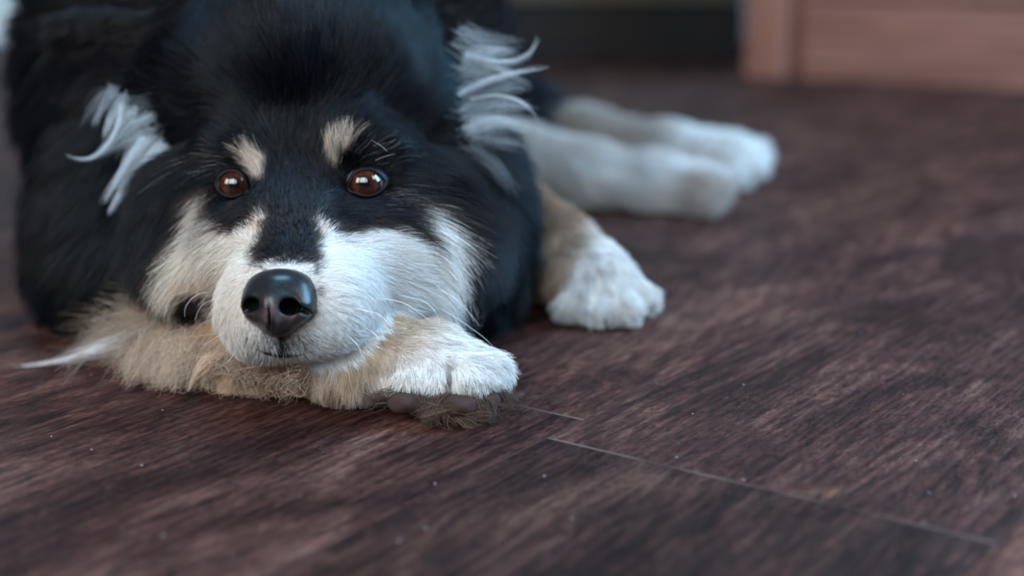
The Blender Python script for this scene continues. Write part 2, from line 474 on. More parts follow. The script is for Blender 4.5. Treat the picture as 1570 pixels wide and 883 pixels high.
# floor cuts the underside flat
zc = dog_f.ax[2][None, None, :]
dog_f.D = np.maximum(dog_f.D, (0.0012 - zc).astype(np.float32))
bodyV, bodyQ = dog_f.mesh()

# ---- coat pattern: outlines of the markings, placed on the head through their positions
def poly_sd(u, v, pts):
    p = np.stack([u, v], -1); d = np.full(len(u), 1e9); s = np.ones(len(u)); pts = np.array(pts, float)
    for i in range(len(pts)):
        a = pts[i]; b = pts[i - 1]; e = b - a; wv_ = p - a
        t = np.clip((wv_ @ e) / (e @ e), 0, 1); q = wv_ - t[:, None] * e
        d = np.minimum(d, (q ** 2).sum(1))
        c1 = p[:, 1] >= a[1]; c2 = p[:, 1] < b[1]; c3 = e[0] * wv_[:, 1] > e[1] * wv_[:, 0]
        s = np.where((c1 & c2 & c3) | (~c1 & ~c2 & ~c3), -s, s)
    return s * np.sqrt(d)
W_LEFT = [(297, 303), (314, 300), (322, 330), (338, 352), (360, 358), (380, 343), (402, 330), (404, 338), (394, 362), (386, 395), (386, 408), (430, 404), (480, 403), (484, 412), (486, 470), (430, 520), (440, 575), (340, 560), (318, 470), (272, 500), (256, 478), (262, 402), (288, 370), (296, 345)]
W_RIGHT = [(486, 333), (500, 345), (522, 362), (548, 362), (575, 350), (602, 352), (622, 368), (644, 372), (640, 345), (628, 315), (655, 318), (674, 350), (692, 394), (688, 440), (674, 500), (645, 540), (600, 520), (540, 575), (430, 580), (430, 515), (486, 480), (490, 430), (480, 406), (492, 395), (488, 362)]
BROW_L = [(366, 236), (384, 228), (400, 236), (409, 248), (401, 274), (390, 272), (372, 250)]
BROW_R = [(497, 232), (503, 216), (520, 206), (540, 210), (536, 226), (520, 240), (514, 258), (501, 250)]
BLACK = np.array([.0024, .0034, .0066]); CREAM = np.array([.80, .70, .60]); WHITE = np.array([.86, .84, .82]); TAN = np.array([.58, .36, .21])
DARKB = np.array([.022, .016, .015]); GREYB = np.array([.16, .13, .12])
def sstep(x, a, b):
    t = np.clip((x - a) / (b - a), 0, 1); return t * t * (3 - 2 * t)
def lerp(a, b, t): return a + (b - a) * t[:, None]
def lown(p, f, seed=0):
    r = np.random.default_rng(seed); o = 0
    for _ in range(5):
        k = r.normal(size=3) * f; o = o + np.sin(p @ k + r.uniform(0, 6.28))
    return o / 2.2
def coat(p, reg, jit=1.0):
    u, v, z = project(p)
    n = len(p)
    j = rng.normal(size=n) * 3.5 * jit
    col = np.tile(BLACK, (n, 1))
    head = (reg == HEAD) & (z < .95)
    sd = np.minimum(poly_sd(u, v, W_LEFT), poly_sd(u, v, W_RIGHT)) + j + lown(p, 260, 3) * 3
    wm_ = sstep(-sd, -5, 6) * head
    wc = lerp(np.tile(CREAM, (n, 1)), WHITE, sstep(u, 300, 470))
    tanp = np.exp(-(((u - 312) / 22) ** 2 + ((v - 425) / 16) ** 2))
    wc = lerp(wc, TAN * 1.1, tanp * .6)
    st = np.exp(-(((u - 392) / 14) ** 2 + ((v - 345) / 18) ** 2)) + np.exp(-(((u - 493) / 12) ** 2 + ((v - 350) / 22) ** 2))
    wc = lerp(wc, TAN * 1.15, np.clip(st, 0, 1) * .55)
    gp = np.exp(-(((u - 318) / 16) ** 2 + ((v - 345) / 30) ** 2))           # grey wash below the left eye
    wc = lerp(wc, GREYB, np.clip(gp, 0, 1) * (.35 + .5 * rng.random(n)))
    cg = np.exp(-(((u - 598) / 30) ** 2 + ((v - 425) / 55) ** 2))
    wc = lerp(wc, np.array([.46, .37, .31]), cg * .5)
    col = lerp(col, wc, wm_)
    # brown fringe round the markings
    fr = np.exp(-((sd - 5) / 7) ** 2) * head
    col = lerp(col, np.array([.12, .075, .05]), fr * .5 * (rng.random(n) < .7))
    sb = np.minimum(poly_sd(u, v, BROW_L), poly_sd(u, v, BROW_R)) + j * .8
    col = lerp(col, np.array([.66, .55, .46]), sstep(-sb, -4, 4) * head)
    # silver flecks round the eyes
    fl = np.exp(-(((u - 606) / 16) ** 2 + ((v - 302) / 12) ** 2)) + .8 * np.exp(-(((u - 580) / 30) ** 2 + ((v - 232) / 14) ** 2)) + .5 * np.exp(-(((u - 318) / 30) ** 2 + ((v - 250) / 20) ** 2))
    col = lerp(col, np.array([.35, .33, .32]), (rng.random(n) < fl * .2) * head * .7)
    fb = np.exp(-(((u - 445) / 60) ** 2 + ((v - 320) / 60) ** 2))
    col = lerp(col, np.array([.05, .042, .042]), (rng.random(n) < .35) * fb * head * (wm_ < .3))
    # dark moustache and lip line
    mo = np.exp(-(((u - 436) / 42) ** 2 + ((v - 524) / 13) ** 2))
    col = lerp(col, np.array([.05, .045, .05]), (rng.random(n) < mo * .8) * head * .85)
    ph = np.exp(-(((u - 430) / 5) ** 2)) * sstep(v, 505, 515) * (1 - sstep(v, 538, 546))
    col = lerp(col, DARKB, ph * head)
    gn = np.exp(-(((u - 398) / 11) ** 2 + ((v - 408) / 8) ** 2)) + np.exp(-(((u - 484) / 12) ** 2 + ((v - 406) / 9) ** 2))
    col = lerp(col, GREYB * .5, (rng.random(n) < gn * .7) * head * .8)
    sm = poly_sd(u, v, [(244, 486), (286, 452), (328, 436), (328, 468), (304, 496), (262, 504)]) + j * .6  # mouth corner lips, plus painted shade of the gap under the cheek
    col = lerp(col, np.array([.028, .020, .018]), sstep(-sm, -3, 4) * head)
    gl = (rng.random(n) < .10) & (wm_ < .3) & (jit > 0)
    col = np.where(gl[:, None], np.array([.020, .019, .024]), col)
    ns = (((u - 427) / 53) ** 2 + ((v - 462) / 46) ** 2 < 1) & head
    col = np.where(ns[:, None], np.array([.004, .003, .003]), col)
    # legs
    ln = reg == LEGN
    tw = np.clip(sstep(u, 450, 540) * sstep(v, 535, 570) + sstep(u, 540, 660), 0, 1)
    lc = lerp(np.tile(np.array([.62, .35, .185]), (n, 1)), WHITE * .90, tw)
    lc = lerp(lc, np.array([.54, .43, .35]), sstep(-u, -360, -200) * .8)
    m = ln[:, None]; col = np.where(m, lc, col)
    pn = reg == PAWN
    pc = lerp(np.tile(np.array([.58, .42, .30]), (n, 1)), WHITE, sstep(u + (v - 520) * 1.0, 580, 715))
    dk = sstep(v + 6 * lown(p, 300, 9) - .04 * (u - 640), 592, 606)         # dirty hair between the pads
    pc = lerp(pc, np.array([.062, .033, .023]), dk * (.6 + .4 * rng.random(n)))
    cr = np.exp(-((u - 689 - (v - 590) * .15) / 5) ** 2) * sstep(v, 540, 585)  # shade of the cleft between the toes, painted into the fur colour
    pc = lerp(pc, np.array([.13, .09, .07]), cr * .85)
    col = np.where(pn[:, None], pc, col)
    lf = (reg == LEGF); tf = sstep(u + (v - 400) * .2, 850, 915)
    fc = lerp(np.tile(np.array([.46, .30, .205]), (n, 1)), np.array([.84, .79, .75]), tf)
    ln_ = .5 + .5 * np.sin((u * .5 + v) * .11 + lown(p, 30, 4))
    fc = lerp(fc, np.array([.26, .18, .13]), (1 - tf) * ln_ * .5)
    col = np.where(lf[:, None], fc, col)
    col = np.where((reg == PAWF)[:, None], np.array([.82, .77, .74]), col)
    pr = (reg == PAWN) | (reg == LEGN) | (reg == PAWF); col = np.where(pr[:, None], col * (.90 + .13 * lown(p, 420, 21))[:, None], col)
    hc = lerp(np.tile(np.array([.76, .73, .71]), (n, 1)), np.array([.42, .33, .29]), sstep(u, 1000, 1050) * sstep(v, 250, 280) * .85)
    hc = lerp(hc, np.array([.50, .42, .36]), (1 - sstep(v, 225, 250)) * .6)
    col = np.where((reg == HINDA)[:, None], hc, col)
    h2 = lerp(np.tile(np.array([.42, .35, .30]), (n, 1)), WHITE * .95, sstep(u, 950, 1080))
    col = np.where((reg == HINDB)[:, None], h2, col)
    col = col * (1 + .17 * rng.normal(size=n) * jit)[:, None]
    return np.clip(col, .0015, .95)

# ---- materials of the dog
furm, nt, bs, out = nodes('dog fur')
at = N(nt, 'ShaderNodeAttribute', attribute_name='fcol')
nt.links.new(at.outputs['Color'], bs.inputs['Base Color'])
bs.inputs['Roughness'].default_value = .34; bs.inputs['Specular IOR Level'].default_value = .27
skinm, nt, bs, _ = nodes('dog skin under the fur')
at = N(nt, 'ShaderNodeAttribute', attribute_name='fcol')
sm_ = mix(nt, 1.0, at.outputs['Color'], (.75, .68, .64), 'MULTIPLY'); nt.links.new(sm_, bs.inputs['Base Color'])
bs.inputs['Roughness'].default_value = .85; bs.inputs['Specular IOR Level'].default_value = .1

dog = quads_obj('dog', bodyV, bodyQ, skinm)
tag(dog, 'black, cream and white long-haired dog lying with its chin on its foreleg', 'dog')
bcol = coat(bodyV, dog_f.region(bodyV), .0)
ca = dog.data.color_attributes.new('fcol', 'FLOAT_COLOR', 'POINT')
ca.data.foreach_set('color', np.concatenate([bcol, np.ones((len(bcol), 1))], 1).astype(np.float32).ravel())

# ---- hair
def scatter(V, Q, n):
    a = V[Q[:, 0]]; b = V[Q[:, 1]]; c = V[Q[:, 2]]; d = V[Q[:, 3]]
    A1 = np.linalg.norm(np.cross(b - a, c - a), axis=1) / 2; A2 = np.linalg.norm(np.cross(c - a, d - a), axis=1) / 2
    Aall = np.concatenate([A1, A2]); tri = rng.choice(len(Aall), n, p=Aall / Aall.sum())
    s1 = np.sqrt(rng.random(n)); s2 = rng.random(n)
    k = tri % len(Q); second = (tri >= len(Q))[:, None]
    B = np.where(second, c[k], b[k]); D_ = np.where(second, d[k], c[k])
    return a[k] * (1 - s1)[:, None] + B * (s1 * (1 - s2))[:, None] + D_ * (s1 * s2)[:, None]
def hair_object(name, P3, col, r0, r1, parent, label=None):
    n, s = P3.shape[:2]
    cu = bpy.data.hair_curves.new(name)
    cu.add_curves([s] * n)
    cu.attributes['position'].data.foreach_set('vector', P3.astype(np.float32).ravel())
    ra = cu.attributes.get('radius') or cu.attributes.new('radius', 'FLOAT', 'POINT')
    t = np.linspace(0, 1, s)
    rad = (r0 * (1 - t ** 2) + r1 * t ** 2)[None, :] * rng.uniform(.7, 1.25, n)[:, None]
    ra.data.foreach_set('value', rad.astype(np.float32).ravel())
    fa = cu.attributes.new('fcol', 'FLOAT_COLOR', 'CURVE')
    fa.data.foreach_set('color', np.concatenate([col, np.ones((n, 1))], 1).astype(np.float32).ravel())
    cu.materials.append(furm)
    o = bpy.data.objects.new(name, cu); C.objects.link(o); o.parent = parent
    if label: o['label'] = label
    return o
def guide_interp(u, v, guides, s=28.0, pw_=2.2):
    g = np.array(guides, float)
    dd = (u[:, None] - g[None, :, 0]) ** 2 + (v[:, None] - g[None, :, 1]) ** 2
    wt = 1 / (dd + s * s) ** pw_; wt /= wt.sum(1, keepdims=True)
    dirs = g[:, 2:4] / np.linalg.norm(g[:, 2:4], axis=1, keepdims=True)
    d2 = wt @ dirs; return d2, wt @ g[:, 4], wt @ g[:, 5]
def grow(field, root, nrm, t2, length, lift, segs=7, grav=0.0, wild=.12, clump=.5, per=40, flow=.25, gap=.0006, curl=0.0, depth=None, collide=True):
    n = len(root)
    T = t2[:, :1] * RIGHT - t2[:, 1:2] * UP
    if depth is not None: T = T + FWD * depth[:, None] if np.ndim(depth) else T + FWD * depth
    T = T - nrm * (T * nrm).sum(1, keepdims=True)
    T /= np.linalg.norm(T, axis=1, keepdims=True) + 1e-6
    B = np.cross(nrm, T)
    T = T + B * (flow * lown(root, 55, 11) + flow * .6 * lown(root, 160, 12))[:, None]
    T /= np.linalg.norm(T, axis=1, keepdims=True)
    rnd = rng.normal(size=(n, 3)) * wild
    L_ = length * rng.uniform(.65, 1.15, n)
    pts = [root - nrm * .0004]; p = root.copy()
    cv = B * rng.normal(size=(n, 1)) * curl
    for k in range(1, segs):
        s = k / (segs - 1)
        d = T + nrm * (lift * (1.25 - s))[:, None] + rnd + cv * s
        d[:, 2] -= grav * s
        d /= np.linalg.norm(d, axis=1, keepdims=True)
        p = p + d * (L_ / (segs - 1))[:, None]
        pts.append(p)
    X = np.stack(pts, 1)
    if clump > 0 and n > 20:
        nc = max(3, int(n / per)); idx = rng.choice(n, min(nc, n), replace=False)
        kd = kdtree.KDTree(len(idx))
        for i, c in enumerate(idx): kd.insert(root[c], i)
        kd.balance()
        own = np.array([kd.find(r)[1] for r in root])
        cc = X[idx[own]]; s = np.linspace(0, 1, segs) ** 1.3
        wgt = clump * s[None, :, None] * rng.uniform(.5, 1, (n, 1, 1))
        lr = (L_ / (L_[idx[own]] + 1e-6))[:, None, None]
        tgt = cc[:, :1] + (cc - cc[:, :1]) * np.clip(lr, .6, 1.3)
        X = X * (1 - wgt) + tgt * wgt
    if collide:
        for k in range(1, segs):
            q = X[:, k]; d = field.sample(q); m = d < gap
            if m.any():
                q[m] += field.grad(q[m]) * (gap - d[m])[:, None]; X[:, k] = q
    X[:, 1:, 2] = np.maximum(X[:, 1:, 2], .0006 + .0012 * rng.random((n, segs - 1)))
    return X
def facing(p, nrm):
    vd = p - CAM; vd /= np.linalg.norm(vd, axis=1, keepdims=True)
    return -(vd * nrm).sum(1)

pool = scatter(bodyV, bodyQ, 2600000)
preg = dog_f.region(pool); pn_ = dog_f.grad(pool)
pu, pv, pz = project(pool); pf = facing(pool, pn_)
low = pool[:, 2] < .003
def pick(mask, n):
    m = np.flatnonzero(mask & ~low)
    wgt = np.where(pf[m] > -.25, 1.0, .25)
    inside = (pu[m] > -80) & (pv[m] > -80); wgt = wgt * np.where(inside, 1, .35)
    keep = rng.random(len(m)) < wgt
    m = m[keep]
    if len(m) > n: m = rng.choice(m, n, replace=False)
    return m
eye_guard = np.zeros(len(pool), bool)
for (u, v, z) in EYES:
    eye_guard |= (((pu - u) / 25) ** 2 + ((pv - v) / 20) ** 2 < 1) & (preg == HEAD) & (pz < .9)
nose_guard = (((pu - 427) / 54) ** 2 + ((pv - 462) / 46) ** 2 < 1) & (preg == HEAD) & (pz < .85)

HG = [  # u, v, du, dv, length, lift
 (462, 270, 0, -1, .008, .35), (460, 200, 0, -1, .014, .4), (455, 100, 0, -1, .022, .45), (455, 10, 0, -1, .026, .5),
 (445, 330, 0, -1, .006, .3), (440, 385, 0, -1, .005, .3), (435, 415, 0, -1, .003, .3),
 (400, 410, -.8, -.5, .004, .3), (478, 405, .8, -.5, .004, .3),
 (390, 350, -.5, -.8, .006, .3), (492, 345, .5, -.8, .006, .3),
 (385, 250, -.45, -1, .010, .35), (512, 232, .25, -1, .010, .35), (545, 205, .9, -.6, .013, .4), (350, 215, -.9, -.5, .013, .4),
 (580, 235, 1, -.15, .014, .35), (330, 240, -1, -.1, .014, .35),
 (380, 120, -.5, -.8, .022, .45), (560, 120, .5, -.8, .022, .45), (620, 160, .9, -.35, .026, .45), (300, 160, -.9, -.2, .026, .45),
 (650, 250, 1, .35, .030, .45), (270, 260, -.9, .5, .030, .45), (620, 300, 1, .25, .018, .4), (310, 305, -.8, .6, .014, .4),
 (700, 330, .6, .8, .045, .5), (240, 340, -.5, .9, .045, .5),
 (560, 320, .9, .35, .008, .3), (365, 320, -.6, .7, .008, .3), (530, 330, .6, -.1, .007, .3), (395, 310, -.2, -.9, .007, .3),
 (540, 390, 1, .05, .011, .3), (520, 440, 1, .1, .010, .3), (610, 400, 1, .15, .018, .35), (660, 380, .9, .45, .026, .4), (680, 440, .7, .8, .030, .4),
 (620, 460, .9, .4, .018, .35), (560, 480, .8, .6, .010, .3), (500, 510, .45, .9, .009, .35), (440, 530, .05, 1, .008, .4),
 (350, 400, -.7, .4, .010, .3), (310, 380, -.7, .7, .018, .35), (270, 420, -.6, .8, .028, .4), (300, 440, -.8, .5, .022, .35),
 (350, 470, -.6, .8, .009, .3), (375, 520, -.4, .9, .009, .35), (400, 500, -.2, 1, .006, .3), (470, 495, .4, 1, .006, .3),
]
m = pick((preg == HEAD) & ~eye_guard & ~nose_guard, 270000)
d2, Lh, li = guide_interp(pu[m], pv[m], HG, 22)
blk = coat(pool[m], preg[m])
Lh = Lh * np.where((pv[m] > 330) & (pu[m] > 335) & (pu[m] < 600), .75, 1)
li = li * np.where((pv[m] > 330) & (pu[m] > 335) & (pu[m] < 600), .7, 1)
near_eye = np.minimum(*[np.sqrt(((pu[m] - e[0]) / 1.25) ** 2 + (pv[m] - e[1]) ** 2) for e in EYES])
Lh = Lh * np.clip((near_eye - 14) / 34, .18, 1)
nd = np.sqrt(((pu[m] - 427) / 1.2) ** 2 + (pv[m] - 462) ** 2)
Lh = Lh * np.clip((nd - 38) / 30, .35, 1)
X = grow(dog_f, pool[m], pn_[m], d2, Lh, li, 6, .05, .16, .5, 16, .22)
hair_object('head_fur', X, blk, .000062, .000025, dog)

# ruff: long black hair round the neck and cheeks, body coat
RG = [(460, 60, 0, -1, .04, .5), (650, 120, .6, -.6, .045, .5), (730, 230, .8, .2, .055, .5), (700, 330, .5, .9, .060, .5), (740, 420, .35, 1, .065, .5), (700, 470, .3, 1, .055, .4),
      (260, 120, -.7, -.2, .045, .5), (180, 220, -.6, .6, .055, .5), (120, 330, -.35, .9, .060, .5), (120, 430, -.25, 1, .055, .45), (230, 400, -.5, .9, .055, .45), (60, 150, -.6, .5, .055, .5), (40, 60, -.7, .1, .05, .5), (80, 0, -.7, -.3, .05, .5),
      (800, 150, .9, .2, .055, .5), (790, 300, .5, .8, .055, .5), (780, 60, .8, -.2, .05, .5), (450, 430, 0, 1, .04, .4), (820, 180, .8, .2, .05, .4)]
m = pick((preg == NECK) | (preg == CHEST), 120000)
d2, Lh, li = guide_interp(pu[m], pv[m], RG, 60)
X = grow(dog_f, pool[m], pn_[m], d2, Lh * .82, li, 9, .45, .13, .75, 70, .35, curl=.25)
hair_object('ruff', X, coat(pool[m], preg[m]), .00011, .00003, dog, 'long black hair of the ruff')
m = pick(preg == BODY, 95000)
d2, Lh, li = guide_interp(pu[m], pv[m], RG, 60)
X = grow(dog_f, pool[m], pn_[m], d2, Lh * .85, li, 8, .4, .14, .75, 60, .4, curl=.25, depth=.5)
hair_object('body_fur', X, coat(pool[m], preg[m]), .00015, .00004, dog, 'black body fur')

# near foreleg: short coat, then the long trailing feathers
LG = [(250, 500, -.8, .6, .009, .5), (350, 540, -.5, .9, .012, .5), (450, 570, -.2, 1, .012, .45), (450, 510, .3, -.2, .010, .4), (520, 580, -.1, 1, .012, .45), (560, 520, .9, -.1, .008, .35), (500, 600, -.3, 1, .010, .4),
      (620, 510, 1, .15, .008, .35), (700, 530, 1, .3, .009, .35), (750, 560, 1, .4, .010, .4), (770, 590, .6, .9, .009, .4), (640, 580, .1, 1, .007, .3), (610, 600, -.5, .9, .006, .3), (720, 600, .4, .9, .006, .3), (660, 610, 0, 1, .005, .25), (590, 560, .2, 1, .008, .4)]
m = pick((preg == LEGN), 60000)
d2, Lh, li = guide_interp(pu[m], pv[m], LG, 30)
X = grow(dog_f, pool[m], pn_[m], d2, Lh, li, 6, .15, .18, .45, 20, .28, curl=.15)
hair_object('foreleg_fur', X, coat(pool[m], preg[m]), .00008, .00003, dog, 'tan foreleg fur')
m = pick((preg == PAWN), 60000)
d2, Lh, li = guide_interp(pu[m], pv[m], LG, 25)
X = grow(dog_f, pool[m], pn_[m], d2, Lh, li, 6, .15, .18, .6, 25, .3, curl=.2)
hair_object('paw_fur', X, coat(pool[m], preg[m]), .00008, .00003, dog, 'white paw fur, dirty between the pads')
# feathers
m = np.flatnonzero((preg == LEGN) & (pu > 150) & (pu < 390) & (pool[:, 2] < .06) & (pf > -.6) & ~low)
m = rng.choice(m, min(len(m), 6500), replace=False)
FG = [(170, 500, -1, .35, .055, .25), (230, 520, -.75, .8, .050, .4), (290, 540, -.45, 1, .040, .45), (350, 560, -.2, 1, .030, .4), (420, 580, -.3, 1, .018, .3), (480, 595, -.4, .8, .012, .3)]
d2, Lh, li = guide_interp(pu[m], pv[m], FG, 26)
X = grow(dog_f, pool[m], pn_[m], d2, Lh, li, 9, .35, .20, .7, 30, .5, curl=.5, depth=-.75, collide=True)
fc = coat(pool[m], preg[m]) * rng.uniform(.8, 1.15, (len(m), 1)); fc = fc * .5 + .5 * np.array([.68, .52, .40])
hair_object('foreleg_feathering', X, fc, .00007, .00003, dog, 'long tan hair trailing from the foreleg onto the floor')
# the far foreleg and hind legs
m = pick((preg == LEGF) | (preg == PAWF), 42000)
QG = [(850, 380, .5, .8, .014, .4), (900, 400, .7, .7, .010, .35), (940, 440, .6, .9, .009, .35), (990, 460, .8, .7, .010, .35), (900, 480, .1, 1, .009, .35), (850, 450, -.1, 1, .014, .4)]
d2, Lh, li = guide_interp(pu[m], pv[m], QG, 25)
X = grow(dog_f, pool[m], pn_[m], d2, Lh, li, 5, .15, .18, .55, 25, .3)
hair_object('far_foreleg_fur', X, coat(pool[m], preg[m]), .00012, .00005, dog, 'tan and white fur of the far foreleg')
m = pick((preg == HINDA) | (preg == HINDB), 42000)
X = grow(dog_f, pool[m], pn_[m], np.tile([[1.0, .25]], (len(m), 1)), np.full(len(m), .016), np.full(len(m), .4), 5, .15, .18, .5, 25, .3)
hair_object('hind_leg_fur', X, coat(pool[m], preg[m]), .00016, .00006, dog, 'pale hind leg fur')

# ---- ears
def bez(ctrl, t):
    c = np.array(ctrl, float)
    if len(c) == 3: return ((1 - t) ** 2)[:, None] * c[0] + (2 * t * (1 - t))[:, None] * c[1] + (t ** 2)[:, None] * c[2]
    return ((1 - t) ** 3)[:, None] * c[0] + (3 * t * (1 - t) ** 2)[:, None] * c[1] + (3 * t * t * (1 - t))[:, None] * c[2] + (t ** 3)[:, None] * c[3]
def locks(spec, base_col, segs=12, floor_z=None, thin=1.0):
    """each lock: control points in space, count, root spread, tip spread, tone"""
    XX, CC = [], []
    for (ctrl, cnt, s0, s1, tone) in spec:
        cnt = int(cnt * thin); t = np.linspace(0, 1, segs)
        ctrl = np.array(ctrl)
        a = rng.normal(size=(cnt, 1, 3)) * s0; b = rng.normal(size=(cnt, 1, 3)) * s1; mm_ = rng.normal(size=(cnt, 1, 3)) * (s0 + s1) * .35
        ends = rng.uniform(.55, 1.0, cnt)
        P_ = np.stack([bez(ctrl, t * e) for e in ends])
        tt = t[None, :, None]
        X = P_ + a * (1 - tt) + b * tt + mm_ * 4 * tt * (1 - tt)
        XX.append(X); CC.append(np.array(base_col) * tone * rng.uniform(.7, 1.15, (cnt, 1)))
    X = np.concatenate(XX); Cc = np.clip(np.concatenate(CC), .004, .95)
    if floor_z is not None: X[:, :, 2] = np.maximum(X[:, :, 2], floor_z)
    return X, Cc
def ear(base, tip, wid, thick, facing_dir, guides, n):
    a = np.array(base); b = np.array(tip); ax = b - a; Ln = np.linalg.norm(ax); ax = ax / Ln
    fd = np.array(facing_dir, float); fd -= ax * (fd @ ax); fd /= np.linalg.norm(fd); sd = np.cross(ax, fd)
    f = Field(np.minimum(a, b) - wid - .02, np.maximum(a, b) + wid + .02, .0024)
    M = np.stack([sd, ax, fd])
    for k, s in enumerate(np.linspace(0, 1, 9)):
        wd = wid * (1 - s) ** .75 + .006
        c = a + ax * Ln * s
        f.ell(c - fd * .25 * wd, (wd, Ln * .11, thick + .004 * (1 - s)), M, .012, 1)
        f.ell(c + fd * (.012 * (1 - s) + .006), (wd * .72, Ln * .10, .012 * (1 - s) + .004), M, .006, 1, cut=True)
    V_, Q_ = f.mesh()
    o = quads_obj('ear', V_, Q_, skinm, dog)
    colr = np.tile(BLACK, (len(V_), 1))
    c_ = o.data.color_attributes.new('fcol', 'FLOAT_COLOR', 'POINT'); c_.data.foreach_set('color', np.concatenate([colr, np.ones((len(colr), 1))], 1).astype(np.float32).ravel())
    r = scatter(V_, Q_, n); nr = f.grad(r, .0025); u, v, z = project(r)
    d2, Lh, li = guide_interp(u, v, guides, 40)
    X = grow(f, r, nr, d2, Lh, li, 6, .1, .16, .6, 40, .3)
    cl = np.tile(BLACK, (n, 1)); e = rng.random(n) < .12; cl[e] = np.array([.05, .032, .026])
    hair_object('ear_fur', X, cl, .0001, .00003, o)
    return o
def pth(z, *uv, dz=-.004):
    return [P(u, v, z + dz * k) for k, (u, v) in enumerate(uv)]
# right-hand ear (upright, tip above the picture)
er = ear(P(690, 140, .985), P(728, -95, 1.0), .034, .004, -FWD * 1 + RIGHT * .55,
    [(690, 120, .1, -1, .014, .35), (660, 40, -.2, -1, .012, .35), (740, 40, .5, -.8, .014, .35), (750, 150, .8, .1, .02, .4)], 26000)
TR = [(pth(.945, (708, 52), (758, 73), (800, 62)), 110, .0035, .002, .4), (pth(.94, (716, 100), (745, 70), (796, 80)), 130, .003, .0018, .85),
      (pth(.935, (715, 86), (790, 108), (818, 90), (825, 58)), 55, .0012, .0008, .95), (pth(.94, (712, 118), (738, 104), (785, 110)), 90, .002, .0015, .6),
      (pth(.932, (706, 144), (752, 116), (800, 110), (843, 101)), 70, .0015, .0009, 1.0), (pth(.936, (722, 84), (775, 108), (812, 130)), 80, .002, .0012, .75),
      (pth(.94, (716, 144), (760, 128), (806, 136)), 150, .003, .0022, .65), (pth(.934, (722, 152), (780, 136), (812, 156), (826, 186)), 45, .001, .0007, .9),
      (pth(.94, (710, 170), (765, 152), (820, 170)), 120, .0022, .0018, .8), (pth(.936, (720, 196), (760, 178), (816, 198)), 260, .003, .002, 1.0),
      (pth(.94, (716, 213), (758, 206), (815, 228)), 120, .0028, .002, .5), (pth(.935, (720, 228), (748, 240), (795, 296)), 130, .003, .003, .3),
      (pth(.94, (708, 62), (740, 92), (790, 96)), 90, .005, .003, .5), (pth(.94, (708, 162), (750, 178), (800, 184)), 80, .005, .003, .4), (pth(.94, (708, 102), (750, 128), (800, 126)), 110, .005, .003, .5)]
X, cc_ = locks(TR, (.62, .68, .74), thin=.6); hair_object('ear_tuft', X, cc_, .00009, .00003, er, 'pale wispy ear hair')
# left-hand ear, folded out sideways
el = ear(P(262, 120, .965), P(96, 52, 1.005), .032, .004, -FWD * 1 - UP * .7,
    [(240, 120, -.9, -.1, .014, .35), (160, 90, -1, .1, .014, .35), (200, 150, -.7, .8, .018, .35), (120, 70, -.8, .6, .016, .4)], 26000)
TL = [(pth(.93, (176, 138), (158, 160), (142, 196)), 90, .0018, .0012, .6), (pth(.93, (190, 152), (172, 176), (158, 214)), 130, .002, .001, .9),
      (pth(.922, (188, 160), (182, 222), (142, 262), (100, 236)), 75, .0014, .0004, 1.0), (pth(.925, (206, 168), (190, 196), (152, 240)), 120, .0018, .001, .95),
      (pth(.926, (232, 178), (190, 196), (150, 238)), 130, .002, .0016, .8), (pth(.926, (232, 200), (195, 212), (156, 240)), 100, .002, .0016, .7),
      (pth(.92, (220, 214), (196, 250), (158, 312)), 190, .002, .0012, 1.0), (pth(.918, (250, 226), (206, 262), (166, 330)), 220, .002, .001, 1.0),
      (pth(.92, (238, 218), (205, 240), (176, 318)), 150, .003, .0025, .8), (pth(.93, (232, 160), (190, 150), (150, 172)), 60, .003, .002, .2),
      (pth(.93, (245, 190), (215, 226), (186, 262)), 110, .004, .003, .35), (pth(.93, (158, 142), (142, 160), (124, 196)), 50, .002, .002, .3)]
X, cc_ = locks(TL, (.68, .74, .80), thin=.7); hair_object('ear_tuft', X, cc_, .00009, .00003, el, 'pale wispy ear hair')

# ---- eyes
irism, nt, bs, _ = nodes('brown iris')
tc = N(nt, 'ShaderNodeTexCoord'); gr = N(nt, 'ShaderNodeVectorMath', operation='LENGTH')
sep = N(nt, 'ShaderNodeSeparateXYZ'); nt.links.new(tc.outputs['Object'], sep.inputs[0])
cmb = N(nt, 'ShaderNodeCombineXYZ'); nt.links.new(sep.outputs[0], cmb.inputs[0]); nt.links.new(sep.outputs[1], cmb.inputs[1]); nt.links.new(cmb.outputs[0], gr.inputs[0])
mm = N(nt, 'ShaderNodeMath', operation='MULTIPLY'); nt.links.new(gr.outputs['Value'], mm.inputs[0]); mm.inputs[1].default_value = 1 / .0092
rI = ramp(nt, [(.0, (.004, .003, .003)), (.26, (.006, .003, .003)), (.46, (.038, .012, .008)), (.72, (.065, .019, .011)), (.86, (.03, .010, .007)), (.93, (.008, .005, .005))])
nI = N(nt, 'ShaderNodeTexNoise'); nI.inputs['Scale'].default_value = 350; nt.links.new(tc.outputs['Object'], nI.inputs['Vector'])
nt.links.new(mm.outputs[0], rI.inputs[0])
rN = ramp(nt, [(.3, (.5, .45, .4)), (.7, (1.4, 1.3, 1.2))]); nt.links.new(nI.outputs[0], rN.inputs[0])
nt.links.new(mix(nt, 1, rI.outputs[0], rN.outputs[0], 'MULTIPLY'), bs.inputs['Base Color'])
bs.inputs['Roughness'].default_value = .5; bs.inputs['Specular IOR Level'].default_value = 0; bs.inputs['Coat Weight'].default_value = 1.0; bs.inputs['Coat Roughness'].default_value = .02; bs.inputs['Coat IOR'].default_value = 1.75
sclm, nt, bs, _ = nodes('eye white')
bs.inputs['Base Color'].default_value = (.16, .12, .14, 1); bs.inputs['Roughness'].default_value = .15; bs.inputs['Coat Weight'].default_value = 1.0
